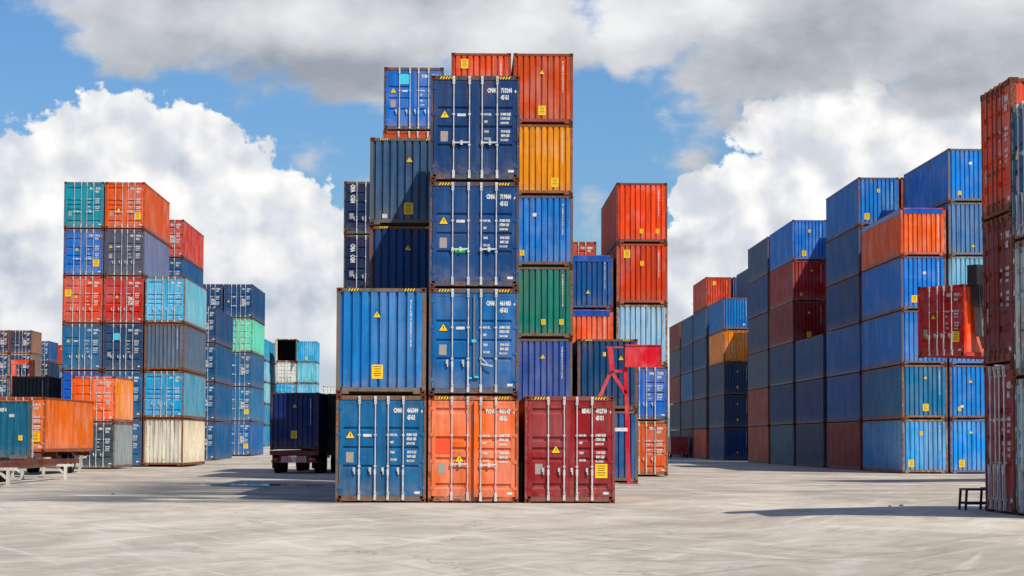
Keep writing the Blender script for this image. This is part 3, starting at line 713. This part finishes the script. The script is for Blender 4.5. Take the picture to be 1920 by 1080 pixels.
stack("the right-hand row's second column beside the maroon stack", XB, 122, [
    ('light-blue corrugated', (84, 146, 232), dict(face='F', ex=(('t', -.1, 2.2), ('p', -.6, .55)), frame=(96, 110, 140))),
    ('periwinkle-blue corrugated', (62, 128, 218), dict(face='F', ex=(('t', -.1, 2.0), ('s', -.7, .55)), frame=(96, 110, 140))),
    ('blue', (62, 128, 218), dict(face='F')),
    ('pale cyan corrugated', (130, 186, 214), dict(face='F', ex=(('t', .1, 2.1),), frame=(120, 150, 150))),
    ('grey-blue corrugated', (96, 128, 182), dict(face='F', ex=(('t', .1, .55),), frame=(110, 112, 116))),
    ('cobalt corrugated', (60, 130, 230), dict(face='F', ex=(('w', .0, 2.1), ('s', -.6, .5)), frame=(110, 104, 96)))], GR)
def bay(idx, ph, X, Y, cols, face='F', **k):
    lv = []
    for i, c_ in enumerate(cols):
        o = dict(k); 
        if len(c_) > 2: o.update(c_[2])
        lv.append((c_[0], c_[1], o))
    stack(ph, X, Y, lv, GR, face=face)
bay(2, "bay two of the right-hand row", XA + .1, 135.6, [('dark red', (150, 52, 58)), ('blue', (38, 92, 172)), ('blue', (40, 96, 178)), ('deep blue', (38, 72, 136)), ('grey-blue', (52, 92, 160)),
    ('blue corrugated', (46, 120, 212), dict(ex=(('s', .0, 2.1), ('p', -.7, .55))))])
bay(2, "bay two's hidden second column", XB + .1, 135.6, [('blue', (50, 90, 160), Hd)] * 5 + [('red', (190, 70, 60), dict(frame=(185, 80, 70)))])
bay(3, "bay three of the right-hand row", XA + .05, 149, [('slate', (58, 70, 108)), ('navy', (34, 60, 124)), ('dull blue', (50, 78, 132))])
bay(3, "bay three's hidden second column", XB + .05, 149, [('blue', (50, 90, 160), Hd)] * 6)
bay(4, "bay four of the right-hand row", XA, 162.1, [('teal-grey', (68, 104, 124)), ('dark navy', (32, 54, 112)), ('slate-violet', (64, 74, 112)), ('dark-red', (140, 42, 50)), ('crimson', (168, 46, 54)),
    ('cobalt-faced', (36, 114, 216), dict(ex=(('s', .0, 2.1), ('p', -.4, .5))))])
bay(5, "bay five of the right-hand row", XA, 175.5, [('orange-red', (190, 90, 64)), ('brick-red', (170, 72, 62)), ('mid-grey', (88, 98, 116)), ('slate', (72, 86, 112)), ('violet-blue', (52, 74, 134)), ('grey-blue', (78, 92, 122))])
bay(6, "bay six's hidden second column", XB, 190, [('blue', (50, 90, 160), Hd)] * 5)
bay(7, "bay seven's jutting column in the right-hand row", XA - .05, 204.5, [('navy', (44, 68, 122), dict(ex=(('t', .0, .7),))), ('dull slate-blue', (64, 80, 112), dict(ex=(('s', 0, .7), ('t', 0, 2.1)))), ('dark blue', (60, 72, 108), dict(ex=(('s', 0, .7), ('t', 0, 2.1)))),
    ('orange-yellow', (248, 150, 50)), ('azure', (28, 112, 198), dict(ex=(('w', .6, .5),)))])
bay(7, "bay seven's taller rear column", XB, 204.5, [('blue', (50, 90, 160), Hd)] * 4 + [('teal-blue', (60, 96, 124)), ('grey-teal', (66, 98, 130))])
bay(8, "bay eight of the right-hand row", XA - .05, 219.3, [('red-orange', (198, 78, 48)), ('slate', (72, 86, 106)), ('slate-blue', (66, 84, 116)), ('dull blue', (52, 82, 128)), ('blue', (52, 92, 150)), ('red', (210, 72, 52), dict(ex=(('p', -.4, 2.3),)))])
bay(8, "bay eight's hidden second column", XB, 219.3, [('blue', (50, 90, 160), Hd)] * 6)
bay(9, "bay nine of the right-hand row", XA, 232.8, [('dark grey', (64, 72, 88)), ('slate', (72, 84, 104)), ('azure', (56, 110, 164)), ('navy', (44, 68, 122)), ('blue', (62, 92, 140))])
bay(10, "the far end of the right-hand row", XA, 246.3, [('dark grey', (60, 66, 80)), ('slate', (74, 84, 98)), ('brick-red', (150, 76, 66)), ('grey', (92, 104, 112)), ('red-brown', (148, 66, 60))])

# ---- right foreground: two stacks lying across, doors to the left
GN = 'containers stacked at the right foreground edge'
def cross(phrase, XL, Yfar, levels, frame):
    Z = gz(XL, Yfar - 1)
    for i, (cn, rgb, k, st, o) in enumerate(levels):
        # door end looks to -x: container axis along +x
        lab = f"{cn} container showing its doors obliquely, {'top' if i == 2 else LV[i]} of {phrase}"
        H = HH[k]
        r = container(lab, cn, rgb, 0, 0, Z, face='D', style=st, hk=k, frame=frame, group=GN, **o)
        r.location = (XL, Yfar - W / 2, Z); r.rotation_euler = (0, 0, R(-90) + R(.3 * (i - 1)))
        Z += H + GAP
cross('the maroon stack far right', 10.54, 46.05, [('maroon', (150, 36, 50), 'h', 'A', dict(num='TRIU 863207 5', rust=.35, ex=('nt',))), ('dark maroon', (130, 44, 54), 'h', 'C', dict(rust=.6, ex=('pb', 'nt'))),
      ('rusty vermilion', (232, 80, 36), 's', 'C', dict(rust=.5, ex=('pb', 'nt')))], (130, 62, 55))
cross('the nearest frame-cut stack', 10.56, 43.58, [('pale teal-grey', (150, 186, 192), 's', 'B', dict(rust=.45)), ('chalky white-grey', (200, 204, 200), 's', 'C', dict(rust=.65, ex=('pb', 'nt'))),
      ('petrol-blue', (28, 84, 134), 's', 'A', dict(rust=.3))], (120, 150, 150))

# ------------------------------------------------------------------ red container on the reach stacker
t0 = thing('x', 'x', 'x'); bpy.data.objects.remove(t0)
TR = R(-54)
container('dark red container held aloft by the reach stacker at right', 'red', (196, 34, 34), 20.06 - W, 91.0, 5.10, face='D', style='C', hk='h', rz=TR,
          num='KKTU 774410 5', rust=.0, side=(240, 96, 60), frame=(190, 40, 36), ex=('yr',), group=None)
nd = Vector((.809, .588, 0)); sdv = Vector((.588, -.809, 0))        # its long axis; outward from its sunlit side
lt = logo_text('ONE', .8, 'bigone')
cont_red = [o for o in col.objects if o.get('label', '').startswith('dark red container held')][0]
link('logo', lt, cont_red, (W / 2 + .002, 1.75, 1.35), (0, 0, R(90)))
# reach stacker, its body behind the right-hand stacks
rs = thing('reach_stacker', 'reach stacker lifting the dark red container, mostly hidden behind the maroon stack', 'reach stacker', (24.4, 90.0, 0), R(-54))
def part(name, mb, mats, parent, color=None, rust=0): return link(name, mb.mesh(name, mats), parent, color=color, rust=rust)
c0 = Vector((20.06, 91.0, 0)); inv = Matrix.Rotation(R(54), 3, 'Z')
def toL(p): return inv @ (Vector(p) - Vector((24.4, 90.0, 0)))
mb = MB()                                                # spreader above and beside the corner
A_ = toL(c0 + nd * .0); U = Vector((0, 1, 0))
def P_(along, out_, z): q = c0 + nd * along + sdv * out_; return toL((q.x, q.y, z))
mb.beam(P_(.9, .34, 6.75), P_(11.3, .34, 6.75), .3, .36); mb.beam(P_(11.3, .34, 8.5), P_(11.3, .34, 5.6), .5, .3); mb.beam(P_(6, .5, 8.9), P_(6, .5, 6.4), .9, .5)
part('spreader', mb, [TINT], rs, color=lin((150, 146, 142)), rust=.2)
mb = MB()
mb.beam(P_(.55, .34, 8.75), P_(.55, .34, 7.95), .85, .5); mb.beam(P_(.5, .36, 8.0), P_(.55, .4, 7.1), .5, .4); mb.beam(P_(.3, .5, 8.3), P_(.32, .5, 7.3), .1, .1); mb.beam(P_(.95, .45, 8.2), P_(1.5, .4, 7.4), .1, .1)
part('twistlock_head', mb, [TINT], rs, color=lin((34, 34, 38)), rust=.0)
mb = MB(); mb.beam(P_(.55, .38, 7.1), P_(.62, .4, 5.9), .34, .34); mb.beam(P_(.62, .4, 6.3), P_(.9, .45, 5.45), .46, .2)
part('spreader_leg', mb, [TINT], rs, color=lin((104, 104, 108)), rust=.2)
mb = MB()
for k in range(3): mb.tube(P_(.35 + .14 * k, .60, 7.9), P_(.45 + .1 * k, .62, 6.6 + .2 * k), .022, 6)
part('hydraulic_hose', mb, [RUBBER], rs)
mb = MB(); mb.beam(P_(6, .9, 8.4), P_(6, 10.0, 3.2), .7, .9)
part('boom', mb, [TINT], rs, color=lin((200, 70, 40)), rust=.1)
mb = MB(); mb.beam(P_(6, 3.2, 1.5), P_(6, 10.6, 1.5), 2.6, 1.3); mb.beam(P_(6, 9, 2.5), P_(6, 10.6, 2.5), 2.3, .9)
part('body', mb, [TINT], rs, color=lin((200, 70, 40)), rust=.1)
mb = MB(); mb.beam(P_(4.6, 6.2, 3.1), P_(4.6, 8.0, 3.1), 1.3, 1.9)
part('cab', mb, [GLASS], rs)
for a, o_ in ((4.3, 4.0), (7.7, 4.0), (4.6, 9.6), (7.4, 9.6)):
    mb = MB(); mb.tube(P_(a - .35, o_, .85), P_(a + .35, o_, .85), .85, 18); part('wheel', mb, [RUBBER], rs)

# ------------------------------------------------------------------ red steel frame with a panel
rf = thing('red_steel_frame', 'red steel frame with a flat red panel, beside the low blue stack', 'steel frame', (6.6, 90.0, 0))
RED = (206, 46, 58)
def rl(px, z): return px
mb = MB(); mb.beam((0, 0, 0), (-.15, 0, 5.3), .15, .15); mb.box(-.35, .35, -.35, .35, 0, .04)
part('main_post', mb, [TINT], rf, color=lin(RED), rust=.0)
mb = MB(); mb.beam((-.66, 0, 4.42), (-.74, 0, 5.33), .30, .2)
part('short_post', mb, [TINT], rf, color=lin(RED))
mb = MB(); mb.beam((-.72, .02, 4.38), (-1.28, .04, 3.1), .13, .13); mb.beam((-1.28, .04, 3.1), (-1.55, .04, 2.4), .13, .13); mb.beam((-1.55, .04, 2.4), (-2.3, .04, 0), .13, .13); mb.beam((-.68, 0, 4.38), (-.13, 0, 3.55), .15, .13)
part('brace', mb, [TINT], rf, color=lin(RED))
mb = MB(); mb.beam((-.9, 0, 5.36), (.0, 0, 5.36), .07, .05); mb.beam((-.6, 0, 4.42), (-.1, 0, 4.42), .1, .1)
part('crossbar', mb, [TINT], rf, color=lin(RED))
mb = MB(); mb.box(-.16, 1.24, -.16, -.08, 4.62, 5.42); mb.box(-.16, 1.24, -.20, -.04, 5.42, 5.46); mb.box(-.16, 1.24, -.2, -.04, 4.58, 4.62); mb.box(1.24, 1.28, -.2, -.04, 4.58, 5.46)
part('panel', mb, [TINT], rf, color=lin((212, 50, 60)), rust=-.2)
mb = MB(); mb.box(-.66, -.06, -.13, -.05, 2.06, 2.2)
part('name_bar', mb, [WHITE], rf)
mb = MB(); mb.tube((-.98, -.1, 5.0), (-.98, -.1, 5.16), .07, 10, 0)
part('beacon', mb, [simple('amber_beacon', (250, 180, 60), .4)], rf)
# fence-like light mesh rack in the gap of the front block
mb = MB()
for i in range(4): x = 1.585 + i * .035; mb.tube((x, 64.0, 0), (x, 64.0, 1.05), .006, 5)
for i in range(9): mb.tube((1.56, 64.0, .08 + i * .12), (1.71, 64.0, .08 + i * .12), .006, 5)
for p in (1.565, 1.705): mb.tube((p, 64.0, 0), (p, 64.0, 1.1), .012, 6)
o = link('wire_rack', mb.mesh('wire_rack', [GALV])); o['label'] = 'grey wire rack in the gap between the orange and maroon containers'; o['category'] = 'rack'

# ------------------------------------------------------------------ vehicles
def wheel(parent, x, y, z, r=.5, w=.28, rimc=(150, 150, 150)):
    mb = MB(); n = 20
    prof = [(-w / 2, r * .60), (-w / 2, r * .93), (-w / 2 + .04, r), (w / 2 - .04, r), (w / 2, r * .93), (w / 2, r * .60)]
    for k in range(n):
        a, b2 = 2 * math.pi * k / n, 2 * math.pi * (k + 1) / n
        for (x0, r0), (x1, r1) in zip(prof, prof[1:]):
            mb.face([(x + x0, y + r0 * math.cos(a), z + r0 * math.sin(a)), (x + x0, y + r0 * math.cos(b2), z + r0 * math.sin(b2)),
                     (x + x1, y + r1 * math.cos(b2), z + r1 * math.sin(b2)), (x + x1, y + r1 * math.cos(a), z + r1 * math.sin(a))])
    wh = part('wheel', mb, [RUBBER], parent)
    mb = MB(); mb.tube((x - w / 2 + .03, y, z), (x + w / 2 - .03, y, z), r * .62, 16); mb.tube((x - w / 2 - .02, y, z), (x + w / 2 + .02, y, z), r * .22, 10)
    part('rim', mb, [simple('wheel_rim_%d' % len(bpy.data.materials), rimc, .5, .3)], wh)
    return wh
# truck and trailer, standing in the shadow of the front block
TRZ = R(-3.1); TX, TY = -8.32, 115.2
tk = thing('semi_truck', 'semi-trailer truck parked in shadow left of the front block, tail towards viewer', 'truck', (TX, TY, 0), TRZ)
mb = MB()
for s in (-1, 1): mb.box(s * .45 - .07, s * .45 + .07, 0, 12.2, .86, 1.16)
for i in range(13): mb.box(-1.18, 1.18, .05 + i * .98, .15 + i * .98, 1.0, 1.14)
mb.box(-1.22, 1.22, -.04, .12, .92, 1.14); mb.box(-1.15, 1.15, .02, .08, .55, .66)
for s in (-1, 1): mb.box(s * .7 - .04, s * .7 + .04, .03, .09, .6, .95); mb.box(s * 1.05 - .13, s * 1.05 + .13, .9, 2.6, .70, .74) if 0 else None
part('trailer_chassis', mb, [TINT], tk, color=lin((110, 50, 48)), rust=.3)
mb = MB(); mb.box(-.62, .62, -.075, -.045, .56, .86, 0)
for i in range(-4, 5):
    if i == 0: continue
    s = 1 if i > 0 else -1; x = i * .125; q = [(x - .04, -.078, .57), (x + .03, -.078, .57), (x + .03 - s * .11 * -1, -.078, .85), (x - .04 + s * .11, -.078, .85)]
    q = [(min(.61, max(-.61, a)), b2, c_) for a, b2, c_ in q]; mb.face(q, 1)
part('hazard_board', mb, [WHITE, REDP], tk)
for s in (-1, 1):
    mb = MB(); mb.box(s * .95 - .13, s * .95 + .13, -.07, -.03, .66, .78); part('tail_light', mb, [REDP], tk)
    for y in (1.5, 2.8, 4.1):
        wheel(tk, s * 1.02, y, .50); 
    mb = MB(); mb.box(s * 1.0 - .2, s * 1.0 + .2, .75, .78, .25, .95); part('mudflap', mb, [RUBBER], tk)
mb = MB(); mb.box(-1.22, 1.22, 12.6, 14.6, .9, 3.5); mb.box(-1.2, 1.2, 14.6, 14.9, 1.0, 2.2); mb.box(-.4, .4, 9.5, 12.6, .7, .95); mb.box(-1.0, 1.0, 12.7, 14.2, 3.5, 3.8)
cb = part('cab', mb, [TINT], tk, color=lin((30, 50, 110)))
mb = MB(); mb.box(-1.1, 1.1, 14.602, 14.63, 2.25, 3.3); part('windscreen', mb, [GLASS], cb)
for s in (-1, 1):
    wheel(tk, s * 1.02, 13.6, .5); wheel(tk, s * 1.0, 10.2, .5); wheel(tk, s * 1.0, 11.5, .5)
container('navy corrugated container riding on the semi-trailer truck', 'navy', (24, 44, 116), TX - W / 2 + .0, TY + .03, 1.165, face='F', hk='h', rz=TRZ, ex=(('t', -.0, 2.2), ('p', -.02, .78)), frame=(60, 50, 60), rust=.0)
# second trailer load in the deep shade next to it
tk2 = thing('container_trailer', 'second container trailer in deep shade, right of the truck', 'trailer', (-5.62, 118, 0), R(-2.5))
mb = MB()
for s in (-1, 1): mb.box(s * .45 - .07, s * .45 + .07, 0, 12.2, .86, 1.16)
mb.box(-1.2, 1.2, -.04, .1, .9, 1.14); mb.box(-1.15, 1.15, 11.9, 12.1, .95, 1.14)
part('trailer_chassis', mb, [TINT], tk2, color=lin((50, 48, 50)))
for s in (-1, 1):
    for y in (1.5, 2.8): wheel(tk2, s * 1.0, y, .5)
    mb = MB(); mb.box(s * .6 - .08, s * .6 + .08, 9.3, 9.5, 0, .9); part('landing_leg', mb, [TINT], tk2, color=lin((170, 170, 170)))
container('blackish container on the shaded trailer, just left of the front block', 'black', (26, 30, 44), -5.62 - W / 2, 118.03, 1.165, face='D', style='C', hk='h', rz=R(-2.5), ex=('nt', 'np'), rust=.0, frame=(40, 38, 40))

# orange container on a trailer at left, and the teal one across in front
def chassis(label, X, Y, L, ztop, rz, colr, legs=(), wheels=(), group='container trailers parked at the left', w=2.3):
    t = thing('container_trailer', label, 'trailer', (X, Y, 0), rz, group)
    mb = MB()
    for s in (-1, 1): mb.box(s * .48 - .07, s * .48 + .07, 0, L, ztop - .30, ztop - .02)
    for y in (0.02, L * .3, L * .62, L - .2): mb.box(-w / 2, w / 2, y, y + .18, ztop - .18, ztop)
    part('trailer_chassis', mb, [TINT], t, color=lin(colr), rust=.55)
    for (x, y) in legs:
        mb = MB(); mb.box(x - .06, x + .06, y - .06, y + .06, 0.03, ztop - .3); mb.box(x - .14, x + .14, y - .12, y + .12, 0, .03)
        mb.box(x - .34, x + .34, y - .05, y + .05, ztop - .3, ztop - .2); mb.beam((x - .42, y + .1, ztop - .28), (x - .05, y, .28), .09, .09)
        part('landing_leg', mb, [TINT], t, color=lin((205, 200, 190)), rust=.1)
    for (x, y) in wheels: wheel(t, x, y, .48, .48)
    return t
chassis('brown trailer carrying the orange container, white legs down', -20.6, 107.0, 12.3, 1.03, R(-1.5), (120, 66, 50), legs=((1.15, .7), (1.15, 9.5)), wheels=((-1, 8), (1.0, 6.6), (1.0, 7.8), (-1, 9.2)))
container('orange container on the parked trailer, long side in sun', 'orange', (236, 116, 34), -19.28 - W, 107, 1.05, face='D', style='B', hk='s', rz=R(-1.5), num='TCLU 640192 3', ex=('yr', 'nt'), rust=.12, frame=(170, 80, 44))
chassis('empty brown trailer chassis on white T-shaped legs, nearest at left', -17.05, 81.5, 15.5, .86, R(.4), (104, 62, 52), legs=((.95, .8), (-.95, 2.0), (.95, 13.2), (-.95, 14.0)), wheels=((-.85, 8.5), (-.85, 9.7)))
tt = chassis('brown trailer under the teal container at the left edge', -18.2, 102.35, 12.6, .76, R(100.5), (96, 50, 46), legs=((.8, 1.6), (-.8, 1.6)), wheels=((.9, 9.2), (-.9, 9.2), (.9, 10.4), (-.9, 10.4)))
r = container('teal-blue container lying across at the left picture edge', 'teal', (24, 92, 128), 0, 0, .78, face='D', style='C', hk='s', rust=.0, frame=(84, 74, 70))
r.location = (-18.97, 102.2, .78); r.rotation_euler = (0, 0, R(100.5))
lt2 = text_mesh([('CMAU 461027 4', -1.95, 2.10, .15, 'LEFT'), ('42G1', -1.0, 1.86, .13, 'LEFT')], 'sidel')
link('lettering', lt2, r, (-W / 2 + .0105, 0, 0), (0, 0, R(-90)))
link('placard', cached('ps', lambda: m_placard(.17, .22)), r, (-W / 2 + .010, .5, .95), (0, 0, R(-90)))

# orange container forklift far left
fk = thing('container_forklift', 'orange mast forklift standing before the far-left dark stacks', 'forklift', (-30.4, 160, 0), R(0))
mb = MB()
for s in (-1, 1): mb.box(s * .62 - .16, s * .62 + .16, -.2, .15, .2, 7.1)
mb.box(-.8, .8, -.22, .1, 6.85, 7.15)
for z in (1.2, 3.6, 4.4): mb.box(-.5, .5, -.1, .1, z, z + .22)
part('mast', mb, [TINT], fk, color=lin((232, 84, 40)), rust=.1)
mb = MB()
for x in (-.2, .2): mb.box(x - .05, x + .05, .1, .2, .3, 6.6)
part('lift_chain', mb, [DARK], fk)
mb = MB(); mb.box(-2.4, -.75, .4, 4.5, .8, 2.4); mb.box(-.75, 1.2, .4, 4.5, .8, 2.4); mb.box(-1.2, 1.2, 3.2, 4.9, 2.4, 3.0)
part('body', mb, [TINT], fk, color=lin((226, 96, 40)), rust=.1)
mb = MB()
for x in (-.8, .7):
    for y in (1.2, 2.9): mb.box(x - .06, x + .06, y - .06, y + .06, 2.4, 4.2)
mb.box(-.95, .85, 1.0, 3.1, 4.2, 4.32)
part('cab', mb, [TINT], fk, color=lin((210, 90, 60)))
for s in (-1, 1): wheel(fk, s * 1.2, 1.0, .75, .75, .5); wheel(fk, s * 1.1, 4.0, .6, .6, .4)

# red van in the lane at right
vn = thing('delivery_van', 'small dark red van parked in the lane beside the right-hand row', 'van', (22.25, 233, 0), 0)
mb = MB()
pr = [(0, .35), (0, 1.15), (.12, 1.95), (.3, 2.15), (3.6, 2.15), (4.35, 1.25), (5.1, 1.05), (5.2, .35)]
for (y0, z0), (y1, z1) in zip(pr, pr[1:]): mb.face([(-.9, y0, z0), (-.9, y1, z1), (.9, y1, z1), (.9, y0, z0)])
mb.face([(-.9, y, z) for y, z in pr]); mb.face([(.9, y, z) for y, z in pr[::-1]]); mb.box(-.9, .9, -.12, .0, .38, .58)
part('body', mb, [TINT], vn, color=lin((150, 30, 34)), rust=-.3)
mb = MB(); mb.face([(-.72, .018, 1.22), (.72, .018, 1.22), (.66, .105, 1.85), (-.66, .105, 1.85)]); part('rear_window', mb, [GLASS], vn)
for s in (-1, 1):
    mb = MB(); mb.box(s * .8 - .07, s * .8 + .07, -.02, .0, .85, 1.15); part('tail_light', mb, [REDP], vn)
    for y in (.9, 4.2): wheel(vn, s * .82, y, .33, .33, .2)

# black steel steps at the foot of the maroon stack
st = thing('steel_steps', 'low black steel trestle at the foot of the maroon stack', 'trestle', (10.92, 46.9, gz(10.2, 46.9)), R(2))
BS = simple('black_tube_steel', (44, 44, 50), .5, .2, .5, .3)
for y in (-.25, .25):
    mb = MB()
    for x in (-.62, -.18, .3): mb.beam((x - .03, y, 0), (x, y, .40), .045, .045)
    mb.beam((-.64, y, .14), (.34, y, .14), .04, .05)
    part('side_frame', mb, [BS], st)
mb = MB(); mb.box(-.64, .36, -.3, .3, .40, .44); mb.box(-.2, .36, -.3, .3, .441, .46); part('tread', mb, [BS], st)

for i, (x, y, q) in enumerate(((11.2, 59.8, .035), (11.6, 60.3, .05), (-10.6, 70.5, .04))):
    mb = MB(); rr = random.Random(i); n = 7
    ring = [[(x + q * k * math.cos(a) * rr.uniform(.8, 1.3), y + q * k * math.sin(a) * rr.uniform(.8, 1.2), gz(x, y) + q * z) for a in [2 * math.pi * j / n for j in range(n)]] for k, z in ((1.2, 0), (1.1, .45), (.5, .9))]
    for u, w_ in zip(ring, ring[1:]):
        for j in range(n): mb.face([u[j], u[(j + 1) % n], w_[(j + 1) % n], w_[j]])
    mb.face(ring[-1])
    o = link('rubble_lump', mb.mesh('rubble_lump', [simple('dark_rubble_%d' % i, (70, 64, 58), .9)]))
    o['label'] = ['smaller dark lump of rubble on the open yard at right', 'larger dark lump of rubble on the open yard at right', 'dark lump of rubble on the yard left of the shadows'][i]; o['category'] = 'rubble'
# water lying on the concrete
mb = MB(); n = 40
for (cx, cy, rx, ry) in ((-7.4, 86.0, 1.3, 1.5), (-6.1, 85.6, .9, 1.0), (-8.9, 86.6, .8, .8)):
    pts = []
    for k in range(n):
        t = 2 * math.pi * k / n; q = 1 + .18 * math.sin(3 * t + cx) + .12 * math.sin(5 * t) + .06 * math.sin(9 * t + 1)
        pts.append((cx + rx * q * math.cos(t), cy + ry * q * math.sin(t), .008 + .002 * (cx % 1)))
    mb.face(pts)
wm = simple('standing_water', (50, 52, 54), .03, 0, .9)
o = link('puddle_water', mb.mesh('puddle', [wm])); o['kind'] = 'structure'
